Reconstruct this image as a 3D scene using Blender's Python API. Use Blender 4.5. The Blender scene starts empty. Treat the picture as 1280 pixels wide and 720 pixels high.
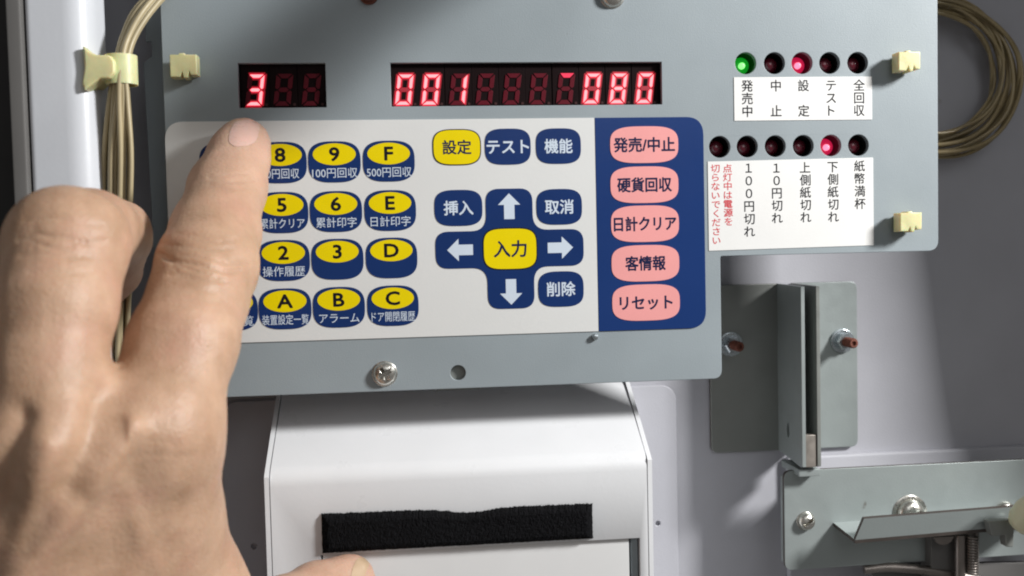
import bpy, bmesh, math, random
import numpy as np
from mathutils import Vector, Matrix

random.seed(7)
rng = np.random.default_rng(7)
S = 0.001                                   # everything below is written in millimetres
scene = bpy.context.scene
COL = scene.collection

# ------------------------------------------------------------------ camera
F_PX, DIST = 1170.0, 260.0                  # focal length in photo pixels, distance to the panel
YAW, PITCH, ROLL = [math.radians(a) for a in (-5.72, -2.43, 1.325)]
CAM = Matrix.Rotation(YAW, 3, 'Z') @ Matrix.Rotation(PITCH, 3, 'X') @ Matrix.Rotation(ROLL, 3, 'Y')
CPOS = -DIST * (CAM @ Vector((0, 1, 0)))
cam_data = bpy.data.cameras.new('camera')
cam = bpy.data.objects.new('camera', cam_data)
COL.objects.link(cam)
cam.matrix_world = Matrix.Translation(CPOS * S) @ (CAM @ Matrix.Rotation(math.radians(90), 3, 'X')).to_4x4()
cam_data.sensor_width = 36
cam_data.lens = 36 * F_PX / 1280
cam_data.clip_start, cam_data.clip_end = 0.005, 20
cam_data.dof.use_dof = True
cam_data.dof.focus_distance = 0.262
cam_data.dof.aperture_fstop = cam_data.lens / 2.4
scene.camera = cam

# ------------------------------------------------------------------ light
world = bpy.data.worlds.new('World')
scene.world = world
world.use_nodes = True
bg = world.node_tree.nodes['Background']
bg.inputs[0].default_value = (1.0, 0.975, 0.95, 1)
bg.inputs[1].default_value = 0.155


def area(name, loc, target, size, power, color, size_y=None):
    d = bpy.data.lights.new(name, 'AREA')
    d.energy, d.color, d.size = power, color, size * S
    if size_y:
        d.shape, d.size_y = 'RECTANGLE', size_y * S
    o = bpy.data.objects.new(name, d)
    COL.objects.link(o)
    o.location = Vector(loc) * S
    o.rotation_euler = (Vector(target) - Vector(loc)).to_track_quat('-Z', 'Y').to_euler()
    return o


area('room_lamp', (470, -290, 268), (0, 0, 0), 95, 5.8, (1.0, 0.995, 0.98), 90)
area('front_fill', (120, -540, 260), (-40, 0, 0), 280, 0.32, (0.95, 0.98, 1.0))  # added fill light in front of the panel, brightens the hand

scene.render.engine = 'CYCLES'
scene.cycles.filter_width = 2.0
scene.cycles.use_denoising = True
scene.view_settings.view_transform = 'Standard'
scene.view_settings.look = 'None'
scene.view_settings.exposure = 0.0
scene.view_settings.gamma = 1.0


# ------------------------------------------------------------------ helpers
def W(px, py, y=0.0):
    """point (mm) on the plane y that the photo shows at pixel (px, py)"""
    d = CAM @ Vector(((px - 640) / F_PX, 1, (360 - py) / F_PX))
    t = (y - CPOS.y) / d.y
    return CPOS + d * t


def mm_per_px(p):
    return (CAM.transposed() @ (Vector(p) - CPOS)).y / F_PX


def link(name, me, parent=None, loc=None):
    o = bpy.data.objects.new(name, me)
    COL.objects.link(o)
    if parent is not None:
        o.parent = parent
    if loc is not None:
        o.location = Vector(loc) * S
    return o


def smooth(me, angle=35):
    for p in me.polygons:
        p.use_smooth = True
    try:
        me.set_sharp_from_angle(angle=math.radians(angle))
    except Exception:
        pass


def tag(o, label, cat, group=None):
    o['label'], o['category'] = label, cat
    if group:
        o['group'] = group
    return o


def thing(name, label, cat, loc, group=None):
    o = link(name, None, None, loc)
    o.empty_display_size = 0.005
    return tag(o, label, cat, group)


def base_of(o):
    """world origin (mm) of a thing or part"""
    v = Vector((0, 0, 0))
    while o is not None:
        v += Vector(o.location) / S
        o = o.parent
    return v


def finish(name, bm, mat, parent=None, shade=35, loc=None):
    """bm is in world millimetres"""
    org = Vector(loc) if loc is not None else (base_of(parent) if parent is not None else Vector((0, 0, 0)))
    bmesh.ops.recalc_face_normals(bm, faces=bm.faces)
    for v in bm.verts:
        v.co = (v.co - org) * S
    me = bpy.data.meshes.new(name)
    bm.to_mesh(me)
    bm.free()
    for m in (mat if isinstance(mat, (list, tuple)) else [mat]):
        me.materials.append(m)
    if shade:
        smooth(me, shade)
    if parent is not None:
        o = link(name, me, parent, org - base_of(parent))
    else:
        o = link(name, me, None, org)
    if shade:
        weighted(o)
    return o


def weighted(o):
    w = o.modifiers.new('even_normals', 'WEIGHTED_NORMAL')
    w.keep_sharp, w.weight = True, 80


def eval_mesh(o):
    dg = bpy.context.evaluated_depsgraph_get()
    return bpy.data.meshes.new_from_object(o.evaluated_get(dg))


def curve_bm(loops, t=0.0, bevel=0.0, seg=2):
    """filled 2D loops (first = outline, rest = holes) in mm -> bmesh in x/z, front at y=0, back at y=t"""
    c = bpy.data.curves.new('outline', 'CURVE')
    c.dimensions, c.fill_mode = '2D', 'BOTH'
    for lp in loops:
        s = c.splines.new('POLY')
        s.points.add(len(lp) - 1)
        for p, q in zip(s.points, lp):
            p.co = (q[0], q[1], 0, 1)
        s.use_cyclic_u = True
    if t > 0:
        c.extrude = max(t / 2 - bevel, 1e-4)
        if bevel > 0:
            c.bevel_depth, c.bevel_resolution, c.offset = bevel, seg, -bevel
    o = bpy.data.objects.new('outline', c)
    COL.objects.link(o)
    me = eval_mesh(o)
    bpy.data.objects.remove(o)
    bpy.data.curves.remove(c)
    bm = bmesh.new()
    bm.from_mesh(me)
    bpy.data.meshes.remove(me)
    for v in bm.verts:
        x, y, z = v.co
        v.co = (x, t / 2 - z, y)
    bmesh.ops.remove_doubles(bm, verts=bm.verts, dist=1e-5)
    return bm


def move_bm(bm, d):
    bmesh.ops.translate(bm, verts=bm.verts, vec=Vector(d))
    return bm


def rrect(cx, cz, w, h, r, n=6):
    pts = []
    for sx, sz, a0 in ((1, 1, 0), (-1, 1, 90), (-1, -1, 180), (1, -1, 270)):
        for i in range(n + 1):
            a = math.radians(a0 + 90 * i / n)
            pts.append((cx + sx * (w / 2 - r) + r * math.cos(a), cz + sz * (h / 2 - r) + r * math.sin(a)))
    return pts


def rpoly(pts, rad, n=6):
    """polygon with rounded corners; rad is one radius or one per corner"""
    out, N = [], len(pts)
    for i in range(N):
        p = Vector(pts[i][:2])
        a = Vector(pts[i - 1][:2]) - p
        b = Vector(pts[(i + 1) % N][:2]) - p
        r = rad[i] if isinstance(rad, (list, tuple)) else rad
        if r <= 0:
            out.append((p.x, p.y))
            continue
        r = min(r, a.length * .49, b.length * .49)
        p0, p1 = p + a.normalized() * r, p + b.normalized() * r
        for k in range(n + 1):
            t = k / n
            q = p0 * (1 - t) ** 2 + p * 2 * t * (1 - t) + p1 * t * t
            out.append((q.x, q.y))
    return out


def tv(cx, cz, w, h, n=48, e=3.4):
    """cushion shape of the keys: a superellipse"""
    pts = []
    for i in range(n):
        a = 2 * math.pi * i / n
        c, s = math.cos(a), math.sin(a)
        pts.append((cx + w / 2 * math.copysign(abs(c) ** (2 / e), c), cz + h / 2 * math.copysign(abs(s) ** (2 / e), s)))
    return pts


def circle(cx, cz, r, n=40):
    return [(cx + r * math.cos(2 * math.pi * i / n), cz + r * math.sin(2 * math.pi * i / n)) for i in range(n)]


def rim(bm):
    """dark cut edge on a punched sheet: its side faces take the second material"""
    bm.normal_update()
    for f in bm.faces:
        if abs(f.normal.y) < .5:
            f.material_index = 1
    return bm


def box_bm(bm, lo, hi, bevel=0.0, mtx=None):
    lo, hi = Vector(lo), Vector(hi)
    r = bmesh.ops.create_cube(bm, size=1.0)
    for v in r['verts']:
        v.co = Vector([(lo[i] + hi[i]) / 2 + v.co[i] * (hi[i] - lo[i]) for i in range(3)])
    if bevel:
        ed = list({e for v in r['verts'] for e in v.link_edges})
        rb = bmesh.ops.bevel(bm, geom=ed, offset=bevel, segments=2, affect='EDGES', profile=.5)
    return bm


def lathe_bm(bm, prof, org, axis=(0, -1, 0), n=32):
    """profile (radius, height) turned about axis through org; open ends are capped"""
    q = Vector(axis).to_track_quat('Z', 'Y')
    rings = []
    for r, h in prof:
        ring = [bm.verts.new(Vector(org) + q @ Vector((r * math.cos(2 * math.pi * i / n), r * math.sin(2 * math.pi * i / n), h))) for i in range(n)]
        rings.append(ring)
    for a, b in zip(rings, rings[1:]):
        for i in range(n):
            bm.faces.new((a[i], a[(i + 1) % n], b[(i + 1) % n], b[i]))
    bm.faces.new(rings[0][::-1])
    bm.faces.new(rings[-1])
    return bm


def tube_bm(bm, pts, rad, n=8):
    P = [Vector(p) for p in pts]
    rings, up = [], Vector((0.31, 0.82, 0.47)).normalized()
    for i, p in enumerate(P):
        t = (P[min(i + 1, len(P) - 1)] - P[max(i - 1, 0)]).normalized()
        u = (up - t * up.dot(t)).normalized()
        v = t.cross(u)
        up = u
        r = rad[i] if isinstance(rad, (list, tuple)) else rad
        rings.append([bm.verts.new(p + (u * math.cos(2 * math.pi * k / n) + v * math.sin(2 * math.pi * k / n)) * r) for k in range(n)])
    for a, b in zip(rings, rings[1:]):
        for k in range(n):
            bm.faces.new((a[k], a[(k + 1) % n], b[(k + 1) % n], b[k]))
    bm.faces.new(rings[0][::-1])
    bm.faces.new(rings[-1])
    return bm


def spline(ctrl, n=60):
    """Catmull-Rom through control points"""
    P = [Vector(p) for p in ctrl]
    P = [2 * P[0] - P[1]] + P + [2 * P[-1] - P[-2]]
    out = []
    segs = len(P) - 3
    for i in range(n + 1):
        u = i / n * segs
        k = min(int(u), segs - 1)
        t = u - k
        a, b, c, d = P[k:k + 4]
        out.append(0.5 * ((2 * b) + (c - a) * t + (2 * a - 5 * b + 4 * c - d) * t * t + (3 * b - a - 3 * c + d) * t ** 3))
    return out


def text_bm(body, cx, cz, y, em, bold=0.0, width=None, xs=1.0, caps=False, res=3):
    c = bpy.data.curves.new('print', 'FONT')
    c.body, c.size, c.resolution_u = body, 1.0, res
    c.dimensions, c.fill_mode = '2D', 'FRONT'
    o = bpy.data.objects.new('print', c)
    COL.objects.link(o)
    me = eval_mesh(o)
    bpy.data.objects.remove(o)
    bpy.data.curves.remove(c)
    bm = bmesh.new()
    bm.from_mesh(me)
    bpy.data.meshes.remove(me)
    xv = [v.co.x for v in bm.verts]
    x0, x1 = min(xv), max(xv)
    mid = 0.341 if caps else 0.378
    sx = em * xs
    if width:
        sx = width / (x1 - x0)
    for v in bm.verts:
        v.co = (cx + (v.co.x - (x0 + x1) / 2) * sx, y, cz + (v.co.y - mid) * em)
    if bold:                                # heavier stroke: the same print laid down again around itself
        base = bm.copy()
        for i in range(6):
            a = math.radians(60 * i + 30)
            b2 = base.copy()
            move_bm(b2, (bold * em * math.cos(a), -.003 * (i + 1), bold * em * math.sin(a)))
            join_bm(bm, b2)
        base.free()
    return bm


def join_bm(a, b):
    me = bpy.data.meshes.new('tmp')
    b.to_mesh(me)
    b.free()
    a.from_mesh(me)
    bpy.data.meshes.remove(me)
    return a


def cut(o, bms):
    """boolean difference of o with cutters (bmeshes in world mm)"""
    org = base_of(o)
    cutters = []
    for bm in bms:
        bmesh.ops.recalc_face_normals(bm, faces=bm.faces)
        for v in bm.verts:
            v.co = v.co * S
        me = bpy.data.meshes.new('cutter')
        bm.to_mesh(me)
        bm.free()
        k = bpy.data.objects.new('cutter', me)
        COL.objects.link(k)
        cutters.append(k)
        m = o.modifiers.new('cut', 'BOOLEAN')
        m.object, m.operation, m.solver = k, 'DIFFERENCE', 'EXACT'
    bpy.context.view_layer.update()
    me = eval_mesh(o)
    o.modifiers.clear()
    old = o.data
    o.data = me
    me.name = old.name
    bpy.data.meshes.remove(old)
    for k in cutters:
        bpy.data.objects.remove(k)
    smooth(o.data, 30)
    weighted(o)
    return o


# ------------------------------------------------------------------ materials
def mat(name, col, rough=0.5, metal=0.0, var=0.06, vscale=60.0, bump=0.0, bscale=900.0, spec=0.5, rvar=0.1,
        emit=None, estr=0.0, coat=0.0, sss=0.0, spots=None, stretch=None):
    m = bpy.data.materials.new(name)
    m.use_nodes = True
    nt = m.node_tree
    N, L = nt.nodes, nt.links
    b = N['Principled BSDF']
    b.inputs['Metallic'].default_value = metal
    b.inputs['Specular IOR Level'].default_value = spec
    b.inputs['Coat Weight'].default_value = coat
    b.inputs['Coat Roughness'].default_value = 0.15
    tc = N.new('ShaderNodeTexCoord')
    src = tc.outputs['Object']
    if stretch:
        mp = N.new('ShaderNodeMapping')
        mp.inputs['Scale'].default_value = stretch
        L.new(src, mp.inputs['Vector'])
        src = mp.outputs['Vector']
    n1 = N.new('ShaderNodeTexNoise')
    n1.inputs['Scale'].default_value = vscale
    n1.inputs['Detail'].default_value = 5
    L.new(src, n1.inputs['Vector'])
    rp = N.new('ShaderNodeMapRange')
    rp.inputs['From Min'].default_value, rp.inputs['From Max'].default_value = 0.3, 0.7
    rp.inputs['To Min'].default_value, rp.inputs['To Max'].default_value = 1 - var, 1 + var
    L.new(n1.outputs['Fac'], rp.inputs['Value'])
    mul = N.new('ShaderNodeVectorMath')
    mul.operation = 'SCALE'
    mul.inputs[0].default_value = col[:3]
    L.new(rp.outputs['Result'], mul.inputs['Scale'])
    cout = mul.outputs['Vector']
    if spots:
        scol, sscale, thr = spots
        n2 = N.new('ShaderNodeTexNoise')
        n2.inputs['Scale'].default_value = sscale
        n2.inputs['Detail'].default_value = 6
        L.new(tc.outputs['Object'], n2.inputs['Vector'])
        r2 = N.new('ShaderNodeMapRange')
        r2.inputs['From Min'].default_value, r2.inputs['From Max'].default_value = thr, thr + 0.06
        L.new(n2.outputs['Fac'], r2.inputs['Value'])
        mx = N.new('ShaderNodeMix')
        mx.data_type = 'RGBA'
        mx.inputs['B'].default_value = (*scol, 1)
        L.new(r2.outputs['Result'], mx.inputs['Factor'])
        L.new(cout, mx.inputs['A'])
        cout = mx.outputs['Result']
    L.new(cout, b.inputs['Base Color'])
    rr = N.new('ShaderNodeMapRange')
    rr.inputs['From Min'].default_value, rr.inputs['From Max'].default_value = 0.3, 0.7
    rr.inputs['To Min'].default_value, rr.inputs['To Max'].default_value = max(rough - rvar, 0.02), min(rough + rvar, 1)
    n3 = N.new('ShaderNodeTexNoise')
    n3.inputs['Scale'].default_value = vscale * 2.3
    n3.inputs['Detail'].default_value = 4
    L.new(src, n3.inputs['Vector'])
    L.new(n3.outputs['Fac'], rr.inputs['Value'])
    L.new(rr.outputs['Result'], b.inputs['Roughness'])
    if bump:
        n4 = N.new('ShaderNodeTexNoise')
        n4.inputs['Scale'].default_value = bscale
        n4.inputs['Detail'].default_value = 3
        L.new(src, n4.inputs['Vector'])
        bp = N.new('ShaderNodeBump')
        bp.inputs['Strength'].default_value = bump
        bp.inputs['Distance'].default_value = 0.0004
        L.new(n4.outputs['Fac'], bp.inputs['Height'])
        L.new(bp.outputs['Normal'], b.inputs['Normal'])
    if sss:
        b.inputs['Subsurface Weight'].default_value = sss
        b.inputs['Subsurface Radius'].default_value = (1.0, 0.35, 0.2)
        b.inputs['Subsurface Scale'].default_value = 0.003
    if emit:
        b.inputs['Emission Color'].default_value = (*emit, 1)
        b.inputs['Emission Strength'].default_value = estr
    return m


M = {}
M['plate'] = mat('grey_painted_steel', (0.29, 0.332, 0.355), 0.45, 0.0, 0.09, 22, 0.14, 2600, 0.4, 0.10, spots=((0.22, 0.235, 0.235), 260, 0.73))
M['wall'] = mat('lilac_grey_paint', (0.465, 0.465, 0.505), 0.5, 0.0, 0.10, 18, 0.12, 1800, spots=((0.30, 0.28, 0.28), 120, 0.72))
M['white_paint'] = mat('white_enamel', (0.79, 0.80, 0.82), 0.32, 0.0, 0.03, 40, 0.05, 900, 0.5, 0.06, spots=((0.42, 0.40, 0.36), 95, 0.735))
M['post'] = mat('white_post_enamel', (0.62, 0.64, 0.68), 0.35, 0.0, 0.06, 25, 0.05, 900)
M['inner_panel'] = mat('glossy_white_plastic', (0.76, 0.76, 0.76), 0.16, 0.0, 0.03, 40)
M['zinc'] = mat('zinc_plated_steel', (0.36, 0.40, 0.395), 0.40, 0.35, 0.03, 90, 0.10, 1800, 0.5, 0.05, spots=((0.16, 0.14, 0.12), 140, 0.74))
M['zinc_dark'] = mat('dull_shaded_zinc', (0.25, 0.26, 0.245), 0.45, 0.35, 0.07, 50, 0.08, 1500, 0.5, 0.10)  # dull zinc, also zinc with shade put into its colour
M['dark_edge'] = mat('dark_sheet_edge', (0.075, 0.062, 0.055), 0.5, 0.3, 0.2, 160)
M['cut_edge'] = mat('cut_steel_edge', (0.42, 0.38, 0.34), 0.4, 0.7, 0.2, 160)
M['screw'] = mat('nickel_screw', (0.62, 0.60, 0.55), 0.26, 0.95, 0.1, 300, 0.06, 3000)
M['washer'] = mat('blue_zinc_washer', (0.50, 0.55, 0.58), 0.28, 0.9, 0.1, 300)
M['rust'] = mat('rusty_stud', (0.17, 0.055, 0.035), 0.75, 0.1, 0.3, 500, 0.5, 3000)
M['hole'] = mat('dark_hole_lining', (0.06, 0.06, 0.06), 0.7)
M['black'] = mat('black_plastic', (0.012, 0.011, 0.011), 0.5, 0, 0.1)
M['sheet'] = mat('warm_white_film', (0.70, 0.705, 0.695), 0.24, 0, 0.02, 30, 0.05, 1600, 0.5, 0.04)
M['sheet_blue'] = mat('navy_film', (0.010, 0.036, 0.150), 0.24, 0, 0.05, 30, 0.05, 1600, 0.3, 0.03)
M['key_blue'] = mat('navy_print', (0.008, 0.030, 0.128), 0.24, 0, 0.06, 60, 0.05, 1600, 0.3, 0.03)
M['key_yellow'] = mat('yellow_print', (0.80, 0.63, 0.002), 0.25, 0, 0.03, 60, spec=0.2)
M['key_pink'] = mat('pink_print', (0.82, 0.35, 0.34), 0.25, 0, 0.03, 60, spec=0.25)
M['ink'] = mat('black_ink', (0.008, 0.008, 0.012), 0.3, 0, 0.1, spec=0.25)
M['ink_white'] = mat('pale_blue_ink', (0.60, 0.68, 0.78), 0.4, 0, 0.02)
M['ink_navy'] = mat('navy_ink', (0.010, 0.016, 0.06), 0.3, 0, 0.02, spec=0.25)
M['ink_red'] = mat('red_ink', (0.62, 0.035, 0.05), 0.5, 0, 0.05)
M['paper'] = mat('white_label_paper', (0.78, 0.775, 0.76), 0.5, 0, 0.02, 40, 0.04, 1500)
M['face'] = mat('dark_display_face', (0.008, 0.003, 0.0035), 0.7, 0, 0.05, spec=0.1)
M['seg_off'] = mat('unlit_segment', (0.105, 0.006, 0.014), 0.5, 0, 0.05, spec=0.15)
M['seg_on'] = mat('lit_segment', (0.3, 0.03, 0.04), 0.4, 0, 0.0, emit=(1.0, 0.33, 0.35), estr=1.6)
M['seg_red'] = mat('red_segment_body', (0.3, 0.02, 0.03), 0.4, 0, 0.0, emit=(1.0, 0.015, 0.06), estr=1.15)
M['seg_halo'] = mat('red_halo_glow', (0.10, 0.006, 0.012), 0.5, 0, 0.0, emit=(1.0, 0.004, 0.03), estr=0.26)  # glow around lit segments, put in as an emissive outline
M['seg_glow'] = mat('segment_bleed_glow', (0.2, 0.02, 0.03), 0.4, 0, 0.0, emit=(1.0, 0.008, 0.045), estr=0.2)  # unlit bars: stray light from lit neighbours put in as weak emission
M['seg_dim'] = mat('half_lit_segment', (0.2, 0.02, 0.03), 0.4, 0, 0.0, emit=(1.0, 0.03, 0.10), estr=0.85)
M['dot'] = mat('display_dot', (0.05, 0.02, 0.02), 0.5, 0, 0.0, spec=0.15)
M['lens_off'] = mat('dark_red_lens', (0.10, 0.008, 0.018), 0.12, 0, 0.0, rvar=0.02, coat=0.6)
M['lens_red'] = mat('lit_red_lens', (0.3, 0.01, 0.03), 0.15, 0, 0.0, rvar=0.02, emit=(1.0, 0.02, 0.11), estr=0.5, coat=0.6)
M['core_red'] = mat('lit_red_core', (0.4, 0.1, 0.1), 0.2, 0, 0.0, emit=(1.0, 0.22, 0.36), estr=1.7)
M['lens_green'] = mat('lit_green_lens', (0.01, 0.25, 0.02), 0.15, 0, 0.0, rvar=0.02, emit=(0.01, 0.62, 0.03), estr=0.38, coat=0.6)
M['core_green'] = mat('lit_green_core', (0.1, 0.4, 0.1), 0.2, 0, 0.0, emit=(0.25, 1.0, 0.22), estr=1.5)
M['nylon'] = mat('yellowed_nylon', (0.68, 0.65, 0.36), 0.38, 0, 0.10, 200, 0.08, 1500, sss=0.5)
M['roller'] = mat('cream_plastic', (0.72, 0.70, 0.48), 0.4, 0, 0.05, 150, sss=0.2)
M['wire'] = mat('cream_wire_jacket', (0.42, 0.35, 0.21), 0.4, 0, 0.15, 60, 0.05, 1200)
M['wire_shade'] = mat('shaded_wire_jacket', (0.34, 0.265, 0.14), 0.3, 0, 0.2, 60)  # wire jacket with the coil's shade put into its colour
M['felt'] = mat('black_felt', (0.006, 0.006, 0.007), 0.95, 0, 0.4, 900, 0.9, 2500, 0.1)
M['dark_side'] = mat('dark_grey_steel', (0.14, 0.135, 0.13), 0.55, 0, 0.08, 40)
M['spring'] = mat('spring_steel', (0.26, 0.23, 0.21), 0.35, 0.8, 0.1, 200)


def screw(parent, p, r, h, name='screw', axis=(0, -1, 0), cross=True, ang=20, washer=0.0, m='screw'):
    """pan head cross screw with its seat at p"""
    bm = bmesh.new()
    prof = [(r * .96, -.6)] if not washer else [(washer, -.3), (washer, .25), (r * .98, .3)]
    prof += [(r, 0.02 + (.3 if washer else 0)), (r, h * .25), (r * .94, h * .55), (r * .78, h * .82), (r * .5, h * .96), (r * .2, h)]
    lathe_bm(bm, prof, p, axis, 40)
    o = finish(name, bm, M[m], parent, 40)
    if cross:
        q = Vector(axis).to_track_quat('Z', 'Y').to_matrix()
        cs = []
        for a in (ang, ang + 90):
            b2 = bmesh.new()
            box_bm(b2, (-r * .62, -r * .15, h * .3), (r * .62, r * .15, h * 2))
            R = q @ Matrix.Rotation(math.radians(a), 3, 'Z')
            for v in b2.verts:
                v.co = Vector(p) + R @ v.co
            cs.append(b2)
        cut(o, cs)
    return o


def xz(px, py, y=0.0):
    p = W(px, py, y)
    return (p.x, p.z)


# ------------------------------------------------------------------ setting: the inside of the cabinet
WALL = 36.0
bm = bmesh.new()
box_bm(bm, (-200, WALL, -190), (230, WALL + 2, 190))
wl = finish('cabinet_wall', bm, M['wall'], None, 0)
wl['kind'] = 'structure'
# shallow pressed step across the wall, low on the right
s0, s1 = W(985, 571, WALL - 3), W(1330, 556, WALL - 3)
bm = bmesh.new()
box_bm(bm, (s0.x, WALL - 3, -185), (229, WALL - .02, (s0.z + s1.z) / 2), 1.0)
st = finish('cabinet_wall_step', bm, M['wall'], None, 35)
st['kind'] = 'structure'
# side wall of the cabinet, outside the frame on the right
t = thing('cabinet_side', 'grey steel side wall of the cabinet at the right edge', 'cabinet side', (210, WALL, -150))
bm = curve_bm([[(WALL - .1, -180), (WALL - .1, 185), (-64, 185), (-40, 20), (4, -180)]], 2, .4)
for v in bm.verts:
    x, y, z = v.co
    v.co = (210 + y, x, z)
finish('side_panel', bm, M['dark_side'], t)


# ------------------------------------------------------------------ left: white upright, clip, cables
fy = -14.0
xa, xb = W(28, 120, fy).x, W(112, 120, fy).x
t = thing('door_post', 'white enamelled steel upright with rounded edge at the left of the panel', 'post', (xa, fy, -120))
bm = bmesh.new()
prof = rpoly([(xa + 1.2, fy + 16), (xa + 1.2, fy), (xb, fy), (xb + 1.5, fy + 12), (xb - 8, fy + 16)], [0, 1.5, 6.5, 3, 0], 8)
lo = [bm.verts.new((x, y, -190)) for x, y in prof]
hi = [bm.verts.new((x, y, 190)) for x, y in prof]
for i in range(len(prof)):
    j = (i + 1) % len(prof)
    bm.faces.new((lo[i], lo[j], hi[j], hi[i]))
bm.faces.new(lo[::-1])
bm.faces.new(hi)
finish('post_body', bm, M['post'], t, 40)
bm = bmesh.new()
box_bm(bm, (xa - 2.6, fy - 1.5, -190), (xa + .9, fy + 20, 190), .6)
finish('edge_strip', bm, M['dark_side'], t)
bm = bmesh.new()
box_bm(bm, (xa - 60, fy + 8, -190), (xa - 2.9, fy + 12, 190), .6)
finish('door_gasket', bm, M['black'], t)
p = W(117, 226, -6)
bm = bmesh.new()
lathe_bm(bm, [(1.4, -.5), (1.4, .3), (.9, .5)], (xb + 2.6, p.y, p.z), (1, 0, 0), 20)
finish('side_hole', bm, M['black'], t)

# nylon clip on the side of the post
cy = -10.0
c0 = W(150, 90, cy)
t = thing('cable_clip', 'yellowed nylon cable clip holding the cable bundle to the white post', 'cable clip', W(118, 92, cy))
bm = bmesh.new()


def zx_prism(pts_px, y0, y1):
    return move_bm(curve_bm([rpoly([xz(x, y, (y0 + y1) / 2) for x, y in pts_px], .5, 3)], y1 - y0, .5), (0, y0, 0))


b2 = zx_prism([(111, 61), (119, 69), (128, 73), (144, 73), (150, 81), (150, 95), (144, 102), (132, 102), (122, 110), (113, 117), (110, 108), (113, 90)], cy - 5, cy + 4)
finish('clip_body', b2, M['nylon'], t)
bm = bmesh.new()
ring = []
bc = W(152, 88, cy)
for i in range(25):
    a = 2 * math.pi * i / 24
    ring.append((bc.x + 4.6 * math.cos(a), bc.y + 4.2 * math.sin(a), bc.z))
prof_h = 3.7
vin, vout = [], []
for k, rr_ in ((0, 3.2), (1, 3.9)):
    for zz in (-prof_h, prof_h):
        (vin if k == 0 else vout).append([bm.verts.new((bc.x + rr_ * math.cos(2 * math.pi * i / 24), bc.y + rr_ * .92 * math.sin(2 * math.pi * i / 24), bc.z + zz)) for i in range(24)])
for i in range(24):
    j = (i + 1) % 24
    bm.faces.new((vin[0][i], vin[0][j], vin[1][j], vin[1][i]))
    bm.faces.new((vout[0][i], vout[0][j], vout[1][j], vout[1][i]))
    bm.faces.new((vin[0][i], vin[0][j], vout[0][j], vout[0][i]))
    bm.faces.new((vin[1][i], vin[1][j], vout[1][j], vout[1][i]))
finish('clip_band', bm, M['nylon'], t)

t = thing('cable_bundle', 'bundle of cream wires running down beside the white post', 'cable bundle', W(150, 420, 10))
for i in range(19):
    a = i * 2.399
    q = 0.74 * math.sqrt(i + .4)
    ox, oy = q * math.cos(a), q * math.sin(a)
    fan = ox * 5.2 + random.uniform(-5, 5)
    mid = 1.0 + random.uniform(-.15, .4)
    pts = [W(238 + ox * 2, -34 + oy * 3, 4 + oy), W(188 + ox * 4, 4, -3 + oy), W(161 + ox * 2.8, 48, -8 + oy), W(152 + ox * 2.6, 88, -10 + oy),
           W(150 + ox * 3.8 + random.uniform(-1, 1), 122, -10 + oy), W(149 + fan * 1.15, 190, -9 + oy * mid), W(148 + fan * 1.15, 262, -8 + oy * mid),
           W(147 + fan * 1.2, 340, -6 + oy), W(146 + fan, 430, -5 + oy), W(146 + fan, 640, -4 + oy)]
    bm = bmesh.new()
    tube_bm(bm, spline(pts, 70), random.uniform(.56, .72), 8)
    finish('wire', bm, M['wire'], t, 60)

# coil of wire behind the panel on the right
t = thing('wire_coil', 'coiled loop of tan wires behind the right edge of the grey panel', 'wire coil', W(1180, 100, 30))
cc = W(1165, 92, 28)
for i in range(15):
    k = (i - 7) / 7
    rx, rz = 24.5 + 3.4 * k + random.uniform(-.8, .8), 22.5 + 3.0 * k + random.uniform(-.8, .8)
    dx, dz, ph = random.uniform(-1.6, 2.4), random.uniform(-2.2, 2.2), random.uniform(0, 6)
    pts = []
    for s in range(81):
        a = math.radians(140 - 280 * s / 80)
        wob = .9 * math.sin(2 * a + ph) + .4 * math.sin(5 * a + ph * 2)
        pts.append((cc.x + dx + (rx + wob) * math.cos(a) + 1.5, 27 + 2.6 * math.sin(a * 1.5 + ph) + 1.1 * (i % 3), cc.z + dz + (rz + wob) * math.sin(a)))
    bm = bmesh.new()
    tube_bm(bm, pts, random.uniform(.5, .66), 8)
    finish('wire', bm, M['wire_shade'], t, 60)

# flange behind the left edge of the panel
t = thing('support_rail', 'grey steel rail with a notched edge behind the left edge of the panel', 'rail', W(186, 200, 14))
x0, x1 = W(182, 150, 14).x, W(214, 150, 14).x
za, zb = W(186, 52, 14).z, W(186, 70, 14).z
bm = move_bm(curve_bm([[(x0 + .9, 180), (x0 + .9, za), (x0 + 2.4, za), (x0 + 2.4, zb), (x0, zb - 2), (x0 + 1.5, -30), (x1 + 8, -30), (x1 + 8, 180)]], 1.4, .2), (0, 14, 0))
finish('rail_face', bm, M['plate'], t)
bm = bmesh.new()
box_bm(bm, (x1 - .5, 15.6, -30), (x1 + .9, WALL - .1, 180), .2)
finish('rail_web', bm, M['dark_side'], t)

# ------------------------------------------------------------------ the grey panel
LED1 = [(932, 79.5), (968, 79.2), (1002.5, 79), (1037, 78.5), (1072, 78)]
LED2 = [(899.5, 184), (934, 183.5), (969, 183), (1004, 182), (1038.5, 181.7), (1073, 181)]
w1 = [xz(296.5, 79.2), xz(406.5, 78.8), xz(408, 134), xz(299.5, 135)]
w2 = [xz(487, 79), xz(826.5, 77), xz(828, 131), xz(490, 132.6)]


def bbox(ps):
    xs, zs = [p[0] for p in ps], [p[1] for p in ps]
    xs.sort(), zs.sort()
    return ((xs[0] + xs[1]) / 2, (xs[2] + xs[3]) / 2, (zs[0] + zs[1]) / 2, (zs[2] + zs[3]) / 2)


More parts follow.
